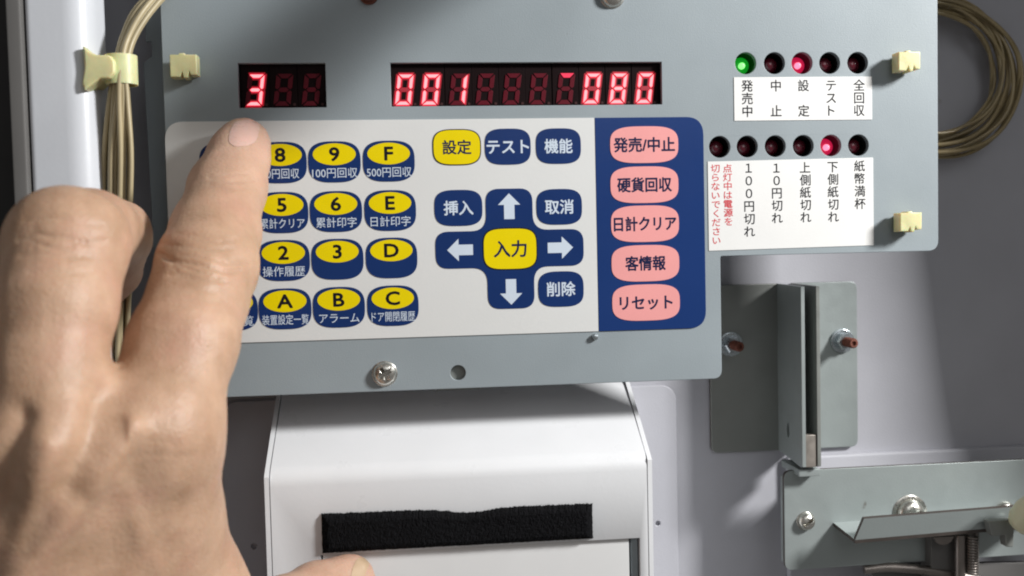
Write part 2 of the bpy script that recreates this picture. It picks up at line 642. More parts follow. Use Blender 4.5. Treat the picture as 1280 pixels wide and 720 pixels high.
B1, B2 = bbox(w1), bbox(w2)
XR = W(1172.5, 160).x
XS = W(901.5, 400).x
XL = W(203, 80).x
ZB1 = W(1030, 317).z
ZB2 = W(590, 485).z
outer = rpoly([(XL, 118), (XR, 118), (XR, ZB1), (XS, ZB1), (XS, ZB2), (XL, ZB2)], [2, 2, 3.2, .6, 2.6, 2], 6)
holes = [[(B1[0], B1[2]), (B1[1], B1[2]), (B1[1], B1[3]), (B1[0], B1[3])],
         [(B2[0], B2[2]), (B2[1], B2[2]), (B2[1], B2[3]), (B2[0], B2[3])]]
zl1 = sum(W(*p).z for p in LED1) / 5
zl2 = sum(W(*p).z for p in LED2) / 6
LC1 = [(W(*p).x, zl1) for p in LED1]
LC2 = [(W(*p).x, zl2) for p in LED2]
LR = 3.05
for c in LC1 + LC2:
    holes.append(circle(c[0], c[1], LR))
hp = xz(572.5, 466)
holes.append(circle(hp[0], hp[1], 2.1))
t = thing('control_panel', 'grey painted steel panel carrying keypad, red digit displays and indicator lamps', 'control panel', (0, 0, ZB2))
panel = t
finish('panel_plate', curve_bm([outer] + holes, 1.6, .18), M['plate'], t, 30)
p = W(481, 467)
screw(t, (p.x, 0, p.z), 3.2, 2.1, ang=28, washer=3.5)
p = W(765, -5)
screw(t, (p.x, 0, p.z), 3.2, 2.1, ang=10, washer=3.5)
p = W(743.5, 421)
bm = bmesh.new()
lathe_bm(bm, [(.9, -.3), (.9, .8), (.75, 1.2), (.3, 1.35)], (p.x, 0, p.z), n=20)
finish('rivet', bm, M['washer'], t)
p = W(461, -6)
bm = bmesh.new()
lathe_bm(bm, [(2.6, -.3), (2.6, .6), (1.9, .7), (1.9, 3.2), (1.4, 3.6)], (p.x, 0, p.z), n=20)
finish('stud', bm, M['rust'], t)
# flap and stay added out of view, outlined to cast a diagonal shadow band
fl = [(2.7, 92), (19.4, 105.7), (49.4, 129), (89.5, 131), (57.8, 105.7), (39.4, 90.6), (27.7, 79), (4.3, 71.5), (-9, 75.6), (-9, 85.6)]
finish('shadow_flap', move_bm(curve_bm([rpoly(fl, 2)], 1.5, .3), (0, -48, 0)), M['plate'], t)
bm = bmesh.new()
box_bm(bm, (52, -46.4, 110), (60, -.05, 114), .6)
finish('shadow_flap_stay', bm, M['plate'], t)
# the sheet metal seen through the round hole
bm = bmesh.new()
box_bm(bm, (hp[0] - 6, 1.75, hp[1] - 5), (hp[0] + 6, 2.6, hp[1] + 6))
finish('back_stay', bm, M['zinc_dark'], t, 0)

# numeric displays ----------------------------------------------------
SEG = {'0': 'abcdef', '1': 'bc', '3': 'abgcd', '8': 'abcdefg', ' ': '', '-': 'a'}
SL = math.tan(math.radians(7.5))


def seg_shapes(w, h, tk):
    a, b, g = w / 2, h / 2, .16
    i = tk
    s = {}
    s['a'] = [(-a + g + .15, b), (a - g - .15, b), (a - i - g, b - i), (-a + i + g, b - i)]
    s['d'] = [(-a + i + g, -b + i), (a - i - g, -b + i), (a - g - .15, -b), (-a + g + .15, -b)]
    s['f'] = [(-a, b - g - .1), (-a + i, b - i - g), (-a + i, i / 2 + g * .6), (-a + i * .45, g * .8), (-a, i * .45)]
    s['b'] = [(-x, z) for x, z in s['f']][::-1]
    s['e'] = [(x, -z) for x, z in s['f']][::-1]
    s['c'] = [(-x, -z) for x, z in s['f']]
    s['g'] = [(-a + i * .55 + g, 0), (-a + i + g, i / 2), (a - i - g, i / 2), (a - i * .55 - g, 0), (a - i - g, -i / 2), (-a + i + g, -i / 2)]
    return s


def display(label, B, chars, centres, zc, dh, dw, lines):
    t = thing('numeric_display', label, 'display', ((B[0] + B[1]) / 2, 1.6, B[2]))
    bm = bmesh.new()
    box_bm(bm, (B[0] - 2, 2.3, B[2] - 2), (B[1] + 2, 9, B[3] + 2))
    finish('housing', bm, M['face'], t, 0)
    pitch = (centres[-1] - centres[0]) / (len(centres) - 1)
    for i, (ch, cx) in enumerate(zip(chars, centres)):
        bm = bmesh.new()
        box_bm(bm, (max(cx - pitch / 2 + .07, B[0] - 1.9), 1.75, B[2] - 1.2), (min(cx + pitch / 2 - .07, B[1] + 1.9), 2.28, B[3] + 1.2), .08)
        d = finish('digit', bm, M['face'], t, 0)
        on = SEG[ch]
        shp = seg_shapes(dw, dh, 1.22)
        for k, pts in shp.items():
            lit = k in on
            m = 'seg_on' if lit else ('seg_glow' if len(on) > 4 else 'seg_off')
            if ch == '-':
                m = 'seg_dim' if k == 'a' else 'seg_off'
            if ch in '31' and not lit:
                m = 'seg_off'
            pl = rpoly([(x + z * SL, z) for x, z in pts], .12, 2)
            b2 = move_bm(curve_bm([pl], .22, .05, 1), (cx, 1.53, zc))
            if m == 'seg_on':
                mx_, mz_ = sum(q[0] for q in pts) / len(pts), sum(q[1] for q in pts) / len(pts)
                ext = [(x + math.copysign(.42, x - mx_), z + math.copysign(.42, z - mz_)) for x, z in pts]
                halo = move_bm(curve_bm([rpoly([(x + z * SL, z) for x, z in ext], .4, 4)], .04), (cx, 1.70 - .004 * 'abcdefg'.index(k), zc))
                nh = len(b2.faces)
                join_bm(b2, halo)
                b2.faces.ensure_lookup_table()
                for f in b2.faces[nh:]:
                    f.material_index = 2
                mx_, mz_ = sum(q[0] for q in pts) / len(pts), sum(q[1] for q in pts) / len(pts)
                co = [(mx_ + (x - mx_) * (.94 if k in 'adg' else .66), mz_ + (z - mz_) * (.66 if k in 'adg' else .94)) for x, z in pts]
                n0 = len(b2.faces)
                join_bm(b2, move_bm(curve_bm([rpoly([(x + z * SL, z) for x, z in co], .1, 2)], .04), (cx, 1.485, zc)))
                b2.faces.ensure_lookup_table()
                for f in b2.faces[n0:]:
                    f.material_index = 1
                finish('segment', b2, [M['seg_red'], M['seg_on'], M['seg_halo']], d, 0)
                continue
            finish('segment', b2, M[m], d, 0)
        b2 = move_bm(curve_bm([circle(dw / 2 + .55, -dh / 2 + .35, .4, 16)], .18, .04, 1), (cx, 1.57, zc))
        finish('decimal_point', b2, M['dot'], d, 0)
    return t


D2 = [505.4, 538.7, 573, 606.5, 640, 673, 707, 740, 773, 806]
DC2 = [W(x, 111.5, 1.6).x for x in D2]
DC1 = [W(x, 112.5, 1.6).x for x in (319, 354.3, 389.5)]
DZ = W(650, 111.3, 1.6).z
display('short red digit display showing a lone 3 at the left', B1, '3  ', DC1, W(354, 112.3, 1.6).z, 8.6, 4.5, 0)
display('long red digit display showing 001 and 080', B2, '001   -080', DC2, DZ, 8.6, 4.5, 4)

# indicator lamps -----------------------------------------------------
G = 'round indicator lamps in the grey panel'
LAB1 = [('green', 'green lit indicator lamp above the characters 発売中'), ('off', 'dark indicator lamp above the characters 中止'),
        ('red', 'red lit indicator lamp above the characters 設定'), ('off', 'dark indicator lamp above the word テスト'),
        ('off', 'dark indicator lamp above the characters 全回収')]
LAB2 = [('off', 'dark indicator lamp above the red warning text'), ('off', 'dark indicator lamp above the characters 100円切れ'),
        ('off', 'dark indicator lamp above the characters 10円切れ'), ('off', 'dark indicator lamp above the characters 上側紙切れ'),
        ('red', 'red lit indicator lamp above the characters 下側紙切れ'), ('off', 'dark indicator lamp above the characters 紙幣満杯')]
for (x, z), (st, lb) in zip(LC1 + LC2, LAB1 + LAB2):
    t = thing('indicator_lamp', lb, 'indicator lamp', (x, 1.6, z), G)
    bm = bmesh.new()
    n = 32
    rings = []
    for r, y in ((LR + .05, 1.62), (LR + .05, 9.5), (LR + 1.0, 9.5), (LR + 1.0, 1.62)):
        rings.append([bm.verts.new((x + r * math.cos(2 * math.pi * i / n), y, z + r * math.sin(2 * math.pi * i / n))) for i in range(n)])
    for k in range(4):
        a, b = rings[k], rings[(k + 1) % 4]
        for i in range(n):
            bm.faces.new((a[i], a[(i + 1) % n], b[(i + 1) % n], b[i]))
    finish('socket', bm, M['black'], t)
    bm = bmesh.new()
    lathe_bm(bm, [(LR + .9, 0), (LR + .9, .3)], (x, 9.9, z), n=24)
    finish('socket_base', bm, M['black'], t)
    bm = bmesh.new()
    prof = [(2.5, 0), (2.5, 2.6)] + [(2.5 * math.cos(a), 2.6 + 2.5 * math.sin(a)) for a in [math.radians(x_) for x_ in (12, 25, 38, 50, 62, 72, 81, 87)]]
    lathe_bm(bm, prof, (x, 7.3, z), n=32)
    finish('lens', bm, M['lens_' + st], t, 60)
    if st != 'off':
        bm = bmesh.new()
        prof = [(.95 * math.cos(a), 1.5 * math.sin(a)) for a in [math.radians(x_) for x_ in (0, 25, 45, 65, 80)]]
        lathe_bm(bm, prof, (x - .3, 2.6, z - .3), n=24)
        finish('bright_core', bm, M['core_' + st], t, 60)

# printed labels ------------------------------------------------------
c = [xz(917, 97), xz(1089.5, 95.5), xz(1090, 149.5), xz(918, 151)]
b = bbox(c)
t = thing('label_sticker', 'small white label naming the five upper indicator lamps', 'label', ((b[0] + b[1]) / 2, 0, b[2]), 'white labels on the grey panel')
finish('label_paper', move_bm(curve_bm([[(b[0], b[2]), (b[1], b[2]), (b[1], b[3]), (b[0], b[3])]], .15), (0, -.17, 0)), M['paper'], t, 0)
zr = [W(1003, y).z for y in (107.0, 122.8, 138.6)]
for (x, _), s in zip(LC1, ['発売中', '中 止', '設 定', 'テスト', '全回収']):
    bm = bmesh.new()
    for ch, z in zip(s, zr):
        if ch != ' ':
            join_bm(bm, text_bm(ch, x + .3, z, -.19, 3.5, .011))
    finish('printed_characters', bm, M['ink'], t, 0)
c = [xz(884.5, 202), xz(1091, 197), xz(1092, 306.5), xz(886, 313.5)]
t = thing('label_sticker', 'large white label naming the six lower indicator lamps with red warning', 'label', (W(988, 310).x, 0, W(988, 310).z), 'white labels on the grey panel')
finish('label_paper', move_bm(curve_bm([c], .15), (0, -.17, 0)), M['paper'], t, 0)
for px, s, y0, y1 in ((935.5, '１００円切れ', 210, 289.4), (970.3, '１０円切れ', 210, 272.5), (1006, '上側紙切れ', 209.5, 271.5),
                      (1040.5, '下側紙切れ', 208.5, 271), (1074, '紙幣満杯', 207.5, 254.5)):
    bm = bmesh.new()
    for k, ch in enumerate(s):
        p = W(px + k * .25, y0 + (y1 - y0) * k / (len(s) - 1))
        join_bm(bm, text_bm(ch, p.x, p.z, -.19, 3.4, .011))
    finish('printed_characters', bm, M['ink'], t, 0)
for px, s, y0, y1 in ((909, '点灯中は電源を', 210.5, 277), (893.8, '切らないでください', 210.5, 300.5)):
    bm = bmesh.new()
    for k, ch in enumerate(s):
        p = W(px + k * .22, y0 + (y1 - y0) * k / (len(s) - 1))
        join_bm(bm, text_bm(ch, p.x, p.z, -.19, 2.5, .018 if ch in '電源' else .010, xs=1.12))
    finish('printed_warning', bm, M['ink_red'], t, 0)

# membrane keypad -----------------------------------------------------
KX0, KX1 = W(209.5, 250).x, W(880.5, 280).x
KZ1, KZ0 = W(540, 149.3).z, W(640, 417.5).z
KXM = W(745.5, 280).x
keypad = thing('keypad', 'flat membrane keypad with white left field and navy strip of pink keys', 'keypad', ((KX0 + KX1) / 2, 0, KZ0))
r = 5.0
finish('keypad_sheet', move_bm(curve_bm([rpoly([(KX0, KZ0), (KXM - .06, KZ0), (KXM - .06, KZ1), (KX0, KZ1)], [r, 0, 0, r], 8)], .3, .06, 1), (0, -.32, 0)), M['sheet'], keypad, 30)
finish('navy_strip', move_bm(curve_bm([rpoly([(KXM + .06, KZ0), (KX1, KZ0), (KX1, KZ1), (KXM + .06, KZ1)], [0, r, r, 0], 8)], .3, .06, 1), (0, -.32, 0)), M['sheet_blue'], keypad, 30)
Y0 = -.32


def sheet_shape(name, pts, y, m, parent, t=.07, loc=None):
    b2 = move_bm(curve_bm([pts], t), (0, y - t, 0))
    return finish(name, b2, M[m], parent, 0, loc)


def legend(body, cx, cz, y, em, m, parent, **kw):
    return finish('legend', text_bm(body, cx, cz, y, em, **kw), M[m], parent, 0)


cols = [(W(284.5, 202.5), W(288, 385)), (W(352.5, 202.3), W(355, 386)), (W(419.3, 202.3), W(423, 384)), (W(486, 202), (W(491.5, 381.5)))]
colx = [(a.x + b_.x) / 2 for a, b_ in cols]
rowz = [W(419, 202.5).z, W(420, 264.5).z, W(421.5, 324).z, W(423, 384).z]
KW, KH = 14.0, 11.1
GRID = [[('7', '10円回収', 9.5), ('8', '50円回収', 9.8), ('9', '100円回収', 12.1), ('F', '500円回収', 12.1)],
        [('4', '', 0), ('5', '累計クリア', 11.8), ('6', '累計印字', 10.8), ('E', '日計印字', 10.8)],
        [('1', '', 0), ('2', '操作履歴', 11.2), ('3', '', 0), ('D', '', 0)],
        [('0', '設定一覧', 11.6), ('A', '装置設定一覧', 12.4), ('B', 'アラーム', 10.8), ('C', 'ドア開閉履歴', 11.8)]]
for rz_, row in zip(rowz, GRID):
    for cx, (num, leg, lw) in zip(colx, row):
        k = sheet_shape('key', tv(cx, rz_, KW, KH, 56, 3.0), Y0, 'key_blue', keypad, .12)
        y1 = Y0 - .12
        zo = rz_ + 2.05
        o = circle(0, 0, 1, 48)
        sheet_shape('yellow_oval', [(cx + a * 5.75, zo + b_ * 2.95) for a, b_ in o], y1, 'key_yellow', k, .04)
        legend(num, cx, zo, y1 - .055, 5.1, 'ink', k, bold=.030, caps=True, xs=1.16)
        if leg:
            legend(leg, cx, rz_ - 2.95, y1 - .02, 2.95, 'ink_white', k, width=lw, bold=.004)


def plain_key(px, py, w, h, col, text, em, tw, ink, edge=None, bold=.02):
    p = W(px, py)
    k = sheet_shape('key', tv(p.x, p.z, w, h, e=3.3), Y0, edge or col, keypad, .12)
    y1 = Y0 - .12
    if edge:
        sheet_shape('key_field', tv(p.x, p.z, w - .55, h - .55, e=3.3), y1, col, k, .03)
        y1 -= .03
    legend(text, p.x, p.z, y1 - .02, em, ink, k, width=tw, bold=bold)
    return k


plain_key(571, 184.2, 13.3, 9.9, 'key_yellow', '設定', 4.15, 7.8, 'ink_navy', 'ink')
plain_key(634.6, 183.5, 12.7, 9.9, 'key_blue', 'テスト', 4.3, 11.6, 'ink_white', None, .022)
plain_key(697.8, 182.8, 12.6, 9.8, 'key_blue', '機能', 4.2, 7.7, 'ink_white', None, .022)
plain_key(573, 260, 13.2, 9.9, 'key_blue', '挿入', 4.2, 8.0, 'ink_white', None, .022)
plain_key(698.8, 258.6, 12.8, 9.9, 'key_blue', '取消', 4.2, 7.9, 'ink_white', None, .022)
plain_key(701, 361.2, 12.8, 9.9, 'key_blue', '削除', 4.2, 7.9, 'ink_white', None, .022)
pc = W(637.5, 311)
aw, al, bl = 6.5, 16.6, 20.6
cross = []
for i in range(4):
    L_, = ([al, bl, al, bl][i],)
    q = math.radians(90 * i)
    # arm pointing up in its own frame: right foot, tip right, tip left (the next arm adds the left foot)
    hw_ = (6.5, 5.1, 6.5, 5.1)[i]
    for x_, z_ in ((hw_, (5.1, 6.5, 5.1, 6.5)[i]), (hw_, L_), (-hw_, L_)):
        cross.append((pc.x + x_ * math.cos(q) - z_ * math.sin(q), pc.z + x_ * math.sin(q) + z_ * math.cos(q)))
cr = rpoly([p for p in cross], [4.2, 3.6, 3.6] * 4, 8)
pad = sheet_shape('arrow_pad', cr, Y0, 'key_blue', keypad, .12)
arr = [(0, 3.7), (3.1, .55), (1.45, .55), (1.45, -3.4), (-1.45, -3.4), (-1.45, .55), (-3.1, .55)]
for i, d_ in enumerate((11.6, 13.7, 11.8, 13.9)):
    q = math.radians(90 * i)
    pts = [(pc.x + x_ * math.cos(q) - (z_ + d_) * math.sin(q), pc.z + x_ * math.sin(q) + (z_ + d_) * math.cos(q)) for x_, z_ in arr]
    sheet_shape('arrow', pts, Y0 - .12, 'ink_white', pad, .03)
ek = sheet_shape('enter_key', tv(pc.x, pc.z, 15.2, 11.7, e=3.8), Y0 - .13, 'ink', keypad, .05)
sheet_shape('key_field', tv(pc.x, pc.z, 14.6, 11.1, e=3.8), Y0 - .18, 'key_yellow', ek, .03)
legend('入力', pc.x, pc.z, Y0 - .23, 4.9, 'ink_navy', ek, width=9.0, bold=.022)
for py, px, s, tw in ((181, 805, '発売/中止', 17.3), (231, 805.3, '硬貨回収', 15.4), (279.7, 806, '日計クリア', 17.7), (329, 806.5, '客情報', 11.4), (378, 807.3, 'リセット', 15.0)):
    plain_key(px, py, 19.4, 10.2, 'key_pink', s, 4.3, tw, 'ink_navy', None, .026)

# nylon board supports ------------------------------------------------
for (px, py, lb, w_, h_) in ((229, 82, 'yellowed nylon board support left of the short digit display', 6.8, 5.8),
                             (1137, 76.5, 'yellowed nylon board support at the upper right corner of the panel', 6.4, 5.3),
                             (1139, 277.5, 'yellowed nylon board support at the lower right corner of the panel', 6.4, 5.3)):
    h = 5.4
    p = W(px, py, -h)
    t = thing('board_support', lb, 'board support', (p.x, 0, p.z), 'nylon board supports on the panel')
    a, b_ = w_ / 2, h_ / 2
    pts = [(-a, b_), (-a * .35, b_), (-a * .3, b_ + .35), (a * .1, b_ + .4), (a * .15, b_), (a, b_), (a, -b_ * .8), (a * .55, -b_ * .85), (a * .42, -b_ * .5), (a * .3, -b_ * 1.05), (0, -b_ * 1.1),
           (-a * .1, -b_ * .55), (-a * .28, -b_), (-a, -b_)]
    b2 = curve_bm([[(p.x + x_, p.z + z_) for x_, z_ in pts]], h * .75, .3, 2)
    finish('support_head', move_bm(b2, (0, -h, 0)), M['nylon'], t, 40)
    bm = bmesh.new()
    box_bm(bm, (p.x - a * .8, -h * .3, p.z - b_ * .75), (p.x + a * .8, -.02, p.z + b_ * .75), .3)
    finish('support_foot', bm, M['nylon'], t)

# ------------------------------------------------------------------ white outlet housing below the panel
YF, YB = -3.0, 21.0
zf = W(575, 583, YF).z
xl, xr = W(331.5, 640, YF).x, W(816, 640, YF).x
zt = W(570, 497, YB).z
t = thing('outlet_housing', 'white enamelled steel housing with sloping top below the grey panel', 'housing', ((xl + xr) / 2, YF, -120))
house = t
slope = (zt - zf) / (YB - YF)
yk = WALL - 1.6
prof = [(YF, -150), (YF, zf), (YB + 4, zf + slope * (YB + 4 - YF)), (yk, zf + slope * (YB + 4 - YF) + 1), (yk, -150)]


def side_prism(prof, x0, x1, rad=None):
    bm = bmesh.new()
    pr = rpoly(prof, rad, 6) if rad else prof
    a = [bm.verts.new((x0, y, z)) for y, z in pr]
    b_ = [bm.verts.new((x1, y, z)) for y, z in pr]
    for i in range(len(pr)):
        j = (i + 1) % len(pr)
        bm.faces.new((a[i], a[j], b_[j], b_[i]))
    bm.faces.new(a[::-1])
    bm.faces.new(b_)
    return bm


shell = finish('housing_shell', side_prism(prof, xl + 1.5, xr - 1.5, [0, 3.4, 2, 0, 0]), M['white_paint'], t, 40)
ox0, ox1 = W(401, 700, YF).x, W(800.5, 700, YF).x
oz = W(600, 683.2, YF).z
b2 = bmesh.new()
box_bm(b2, (ox0, YF - 5, -148), (ox1, YF + 15.5, oz))
cut(shell, [b2])
sp = [(YF - .0, -150), (YF - .0, zf - .6), (YF + 1.0, zf + .3), (YB + 4, zf + slope * (YB + 4 - YF) + .9), (yk, zf + slope * (YB + 4 - YF) + 1.6), (yk, -150)]
finish('side_panel', side_prism(sp, xl, xl + 1.25, None), M['white_paint'], t, 30)
finish('side_panel', side_prism(sp, xr - 1.25, xr, None), M['white_paint'], t, 30)
bm = bmesh.new()
xe = W(788, 700, YF + 1.2).x
box_bm(bm, (ox0 + .4, YF + 1.2, -147), (xe - .3, YF + 8, oz - .25), .3)
finish('inner_panel', bm, M['inner_panel'], t)
bm = bmesh.new()
box_bm(bm, (xe + .3, YF + 1.6, -147), (ox1 - .25, YF + 9, oz - .3), .3)
finish('slot_edge', bm, M['plate'], t)
# mounting flange of the housing on the wall
f0, f1 = W(279, 600, WALL - 2).x, W(847, 600, WALL - 2).x
fz = W(330, 511, WALL - 2).z
bm = move_bm(curve_bm([rrect((f0 + f1) / 2, (fz + 2.5 - 150) / 2, f1 - f0, fz + 2.5 + 150, 5, 8), circle(W(823, 655, WALL - 2).x, W(823, 655, WALL - 2).z, .8, 16), circle(W(317, 684, WALL - 2).x, W(317, 684, WALL - 2).z, .9, 16)], 1.5, .3), (0, WALL - 1.55, 0))
finish('mounting_flange', bm, M['wall'], t)

# black felt strip
a0, a1 = W(400.5, 645, YF - 2.2), W(742, 632, YF - 2.2)
zbot = W(570, 684.5, YF - 2.2).z
t = thing('felt_strip', 'black fuzzy strip stuck across the front of the white housing', 'felt strip', ((a0.x + a1.x) / 2, YF, zbot))
nx, nz = 220, 22
bm = bmesh.new()
grid = {}
for i in range(nx + 1):
    u = i / nx
    x = a0.x + (a1.x - a0.x) * u
    ztop = a0.z + (a1.z - a0.z) * u - 1.25 * math.exp(-((u - .54) / .10) ** 2) + random.uniform(-.14, .14)
    zb_ = zbot - .15 + random.uniform(-.05, .05)
    for j in range(nz + 1):
        v = j / nz
        ed = min(u * nx / 6, (1 - u) * nx / 6, v * 6, (1 - v) * 6, 1)
        y = YF - .2 - 2.0 * math.sqrt(max(ed, 0)) + random.uniform(-.12, .12) - .5 * math.exp(-((u - .54) / .10) ** 2 - ((v - .7) / .3) ** 2) * -1
        grid[i, j] = bm.verts.new((x + random.uniform(-.06, .06), y, zb_ + (ztop - zb_) * v))
for i in range(nx):
    for j in range(nz):
        bm.faces.new((grid[i, j], grid[i + 1, j], grid[i + 1, j + 1], grid[i, j + 1]))
for k in range(7000):
    v = grid[random.randint(0, nx), random.choice([nz, nz, nz, 0, random.randint(0, nz), random.randint(0, nz), random.randint(0, nz)])]
    d = Vector((random.gauss(0, .5), random.uniform(-.9, .1), random.gauss(.15, .5))) * .42
    s_ = Vector((random.gauss(0, 1), random.gauss(0, 1), random.gauss(0, 1))).normalized() * .035
    p_ = v.co
    bm.faces.new([bm.verts.new(p_ - s_), bm.verts.new(p_ + s_), bm.verts.new(p_ + d)])
finish('felt', bm, M['felt'], t, 0)

# ------------------------------------------------------------------ finned bracket on the wall
YP = WALL - 1.8
bx0, bxm, bx1 = W(888, 470, YP).x, W(974, 460, YP).x, W(1072, 450, YP).x
bz1, bz0 = W(1020, 353, YP).z, W(980, 562.5, YP).z
t = thing('fin_bracket', 'zinc plated bracket with a double fin standing out from the wall', 'bracket', (bxm, WALL, bz0))
YH = 11.0
xf = W(1004, 460, YH).x
xg = W(1023, 460, YH).x
finish('base_plate', rim(move_bm(curve_bm([rpoly([(bx0, bz0), (bxm, bz0), (bxm, bz1), (bx0, bz1)], [2.5, 0, 0, 2.5])], 1.6, .25), (0, YP, 0))), [M['zinc_dark'], M['dark_edge']], t)  # left half in darker zinc: the fin's shadow put into its colour
xm2 = bxm + (xg - xf)
finish('base_plate', rim(move_bm(curve_bm([rpoly([(xm2, bz0), (bx1, bz0), (bx1, bz1), (xm2, bz1)], [0, 2.5, 2.5, 0])], 1.6, .25), (0, YP, 0))), [M['zinc'], M['dark_edge']], t)


def fin(xb_, xf_, m):
    # sheet from the wall (xb_, YP) out to (xf_, YH): outline in (depth, z)
    out = rpoly([(0, bz1), (1, bz1 - .1), (1, bz0 - .1), (.93, bz0 - .6), (.5, bz0 - .3), (0, bz0)], 0)
    slot = [(.42 + .06 * math.cos(2 * math.pi * i / 20), bz0 + 8.6 + 2.4 * math.sin(2 * math.pi * i / 20)) for i in range(20)]
    sc = 100
    bm = curve_bm([[(a * sc, z) for a, z in out]] + ([[(a * sc, z) for a, z in slot]] if m == 'zinc' else []), 1.1, .15)
    for v in bm.verts:
        u, w_, z = v.co.x / sc, v.co.y, v.co.z
        v.co = (xb_ + (xf_ - xb_) * u + w_ - .5, YP + (YH - YP) * u, z)
    return bm


finish('fin', fin(bxm, xf, 'zinc'), M['zinc'], t)
finish('fin', fin(xm2, xg, 'x'), M['zinc_dark'], t)
bm = bmesh.new()
box_bm(bm, (xf + .7, YH + .4, bz0 - .4), (xg - .6, YH + 2.6, bz0 + 9.5), .3)
finish('end_block', bm, M['cut_edge'], t)
bm = bmesh.new()
box_bm(bm, (xf - .8, YH + 2, bz0 - 3.6), (xg + 1.2, YH + 16, bz0 - 1.4), .3)
finish('foot_tab', bm, M['zinc'], t)
for px, py in ((1052, 426), (913, 430)):
    p = W(px, py, YP)
    bm = bmesh.new()
    lathe_bm(bm, [(3.9, 0), (3.9, .8), (3.6, 1.0)], (p.x, YP, p.z), n=32)
    o = finish('bolt', bm, M['washer'], t)
    bm = bmesh.new()
    lathe_bm(bm, [(2.75, 1.0), (2.9, 1.2), (2.9, 3.2), (2.5, 3.6)], (p.x, YP, p.z), n=6)
    finish('nut', bm, M['washer'], o, 20)
    bm = bmesh.new()
    pr = []
    for i in range(17):
        pr.append((1.42 if i % 2 else 1.62, 3.5 + i * .3))
    pr += [(1.3, 8.9), (.75, 8.9), (.7, 8.2)]
    lathe_bm(bm, pr, (p.x, YP, p.z), n=20)
    finish('stud', bm, M['rust'], o, 30)

# ------------------------------------------------------------------ latch assembly at the lower right
YL = 17.0
c = [xz(980, 589, YL), xz(1290, 574, YL), xz(1292, 697, YL), xz(982, 711, YL)]
zt_, zb_ = (c[0][1] + c[1][1]) / 2, (c[2][1] + c[3][1]) / 2
t = thing('latch_assembly', 'zinc plated latch plate with a sloping channel bar at the lower right', 'latch', (c[0][0], WALL, zb_))
finish('latch_plate', rim(move_bm(curve_bm([rpoly([(c[0][0], zb_), (c[1][0] + 4, zb_ + .6), (c[1][0], zt_), (c[0][0], zt_)], 2.6)], 1.5, .12), (0, YL, 0))), [M['zinc'], M['dark_edge']], t)
bm = bmesh.new()
box_bm(bm, (c[0][0] + .1, YL + 1.4, zb_ + 2), (c[0][0] + 1.5, YL + 3.2, zt_ - 2), .2)
finish('plate_return', bm, M['zinc'], t)
bm = bmesh.new()
box_bm(bm, (c[0][0] + 14, YL + 1.4, zb_ + 6), (c[0][0] + 60, WALL - .05, zt_ - 6), .4)
finish('mounting_block', bm, M['dark_side'], t)
p = W(1007, 651, YL)
screw(t, (p.x, YL, p.z), 2.7, 2.4, ang=30, washer=2.9)
p = W(1137, 641, YL)
screw(t, (p.x, YL, p.z), 4.3, 3.0, ang=15, washer=5.6)
p = W(1256, 640, YL)
screw(t, (p.x, YL, p.z), 3.4, 2.2, cross=False)
# V channel bar: back flange edge A, fold B, front flange edge C
A0, B0, C0 = W(1035, 648, 20), W(1069, 675, 5), W(1080, 648.5, 3)
A1, B1_, C1 = W(1300, 629, 20), W(1300, 655, 5), W(1300, 631, 3)


def slab(bm, quad, th):
    q = [Vector(v) for v in quad]
    n_ = (q[1] - q[0]).cross(q[3] - q[0]).normalized() * th
    a = [bm.verts.new(v) for v in q]
    b_ = [bm.verts.new(v + n_) for v in q]
    for i in range(4):
        j = (i + 1) % 4
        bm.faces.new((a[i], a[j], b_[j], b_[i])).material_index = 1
    bm.faces.new(a[::-1])
    bm.faces.new(b_)


bm = bmesh.new()
slab(bm, [A0, A1, B1_, B0], 1.1)
bar = finish('channel_bar', bm, [M['zinc'], M['dark_edge']], t, 20)
bm = bmesh.new()
slab(bm, [B0, B1_, C1, C0], -1.1)
finish('bar_lip', bm, [M['zinc'], M['dark_edge']], bar, 20)
# pin with spring, half round tab, stop block, roller
p = W(1206, 668, 10)
bm = bmesh.new()
lathe_bm(bm, [(1.5, 0), (1.5, 28)], (p.x - 1.6, 10, p.z), (0, 0, -1), 20)
finish('pin', bm, M['spring'], t, 50)
bm = bmesh.new()
pts = []
for i in range(14 * 16):
    a = 2 * math.pi * i / 16
    pts.append((p.x + 2.2 + 1.7 * math.cos(a), 10 + 1.7 * math.sin(a), p.z - .3 - i / 16 * .85))
tube_bm(bm, pts, .36, 6)
finish('spring', bm, M['spring'], t, 60)
bm = bmesh.new()
q0, q1 = W(1188, 664, 13), W(1226, 720, 13)
box_bm(bm, (q0.x - 6, 13.5, q1.z - 22), (q1.x, 20, q0.z), .5)
finish('pin_guide', bm, M['dark_side'], t)
p = W(1180, 671, 9)
pts = [(p.x - 3.4, p.z), (p.x + 3.4, p.z)] + [(p.x + 3.4 * math.cos(a) * .9, p.z - 2.6 * math.sin(a)) for a in [math.radians(x_) for x_ in (15, 40, 65, 90, 115, 140, 165)]]
finish('half_round_tab', move_bm(curve_bm([pts], 1.0, .15), (0, 9, 0)), M['spring'], t)
q0, q1 = W(1234, 652, 2), W(1262, 682, 2)
bm = move_bm(curve_bm([rpoly([xz(1232, 650, 2), xz(1264, 648, 2), xz(1263, 682, 2), xz(1254, 682, 2), xz(1253, 667, 2), xz(1237, 669, 2)], .5)], 3, .3), (0, .5, 0))
finish('stop_block', bm, M['zinc_dark'], t)
p = W(1290, 642, -6)
bm = bmesh.new()
lathe_bm(bm, [(1.0, -6), (3.6, -5.6), (4.6, -3.6), (5.1, 0), (4.6, 3.6), (3.6, 5.6), (1.0, 6)], (p.x, -6, p.z), (0.3, -.6, .75), 32)
finish('roller', bm, M['roller'], t, 60)
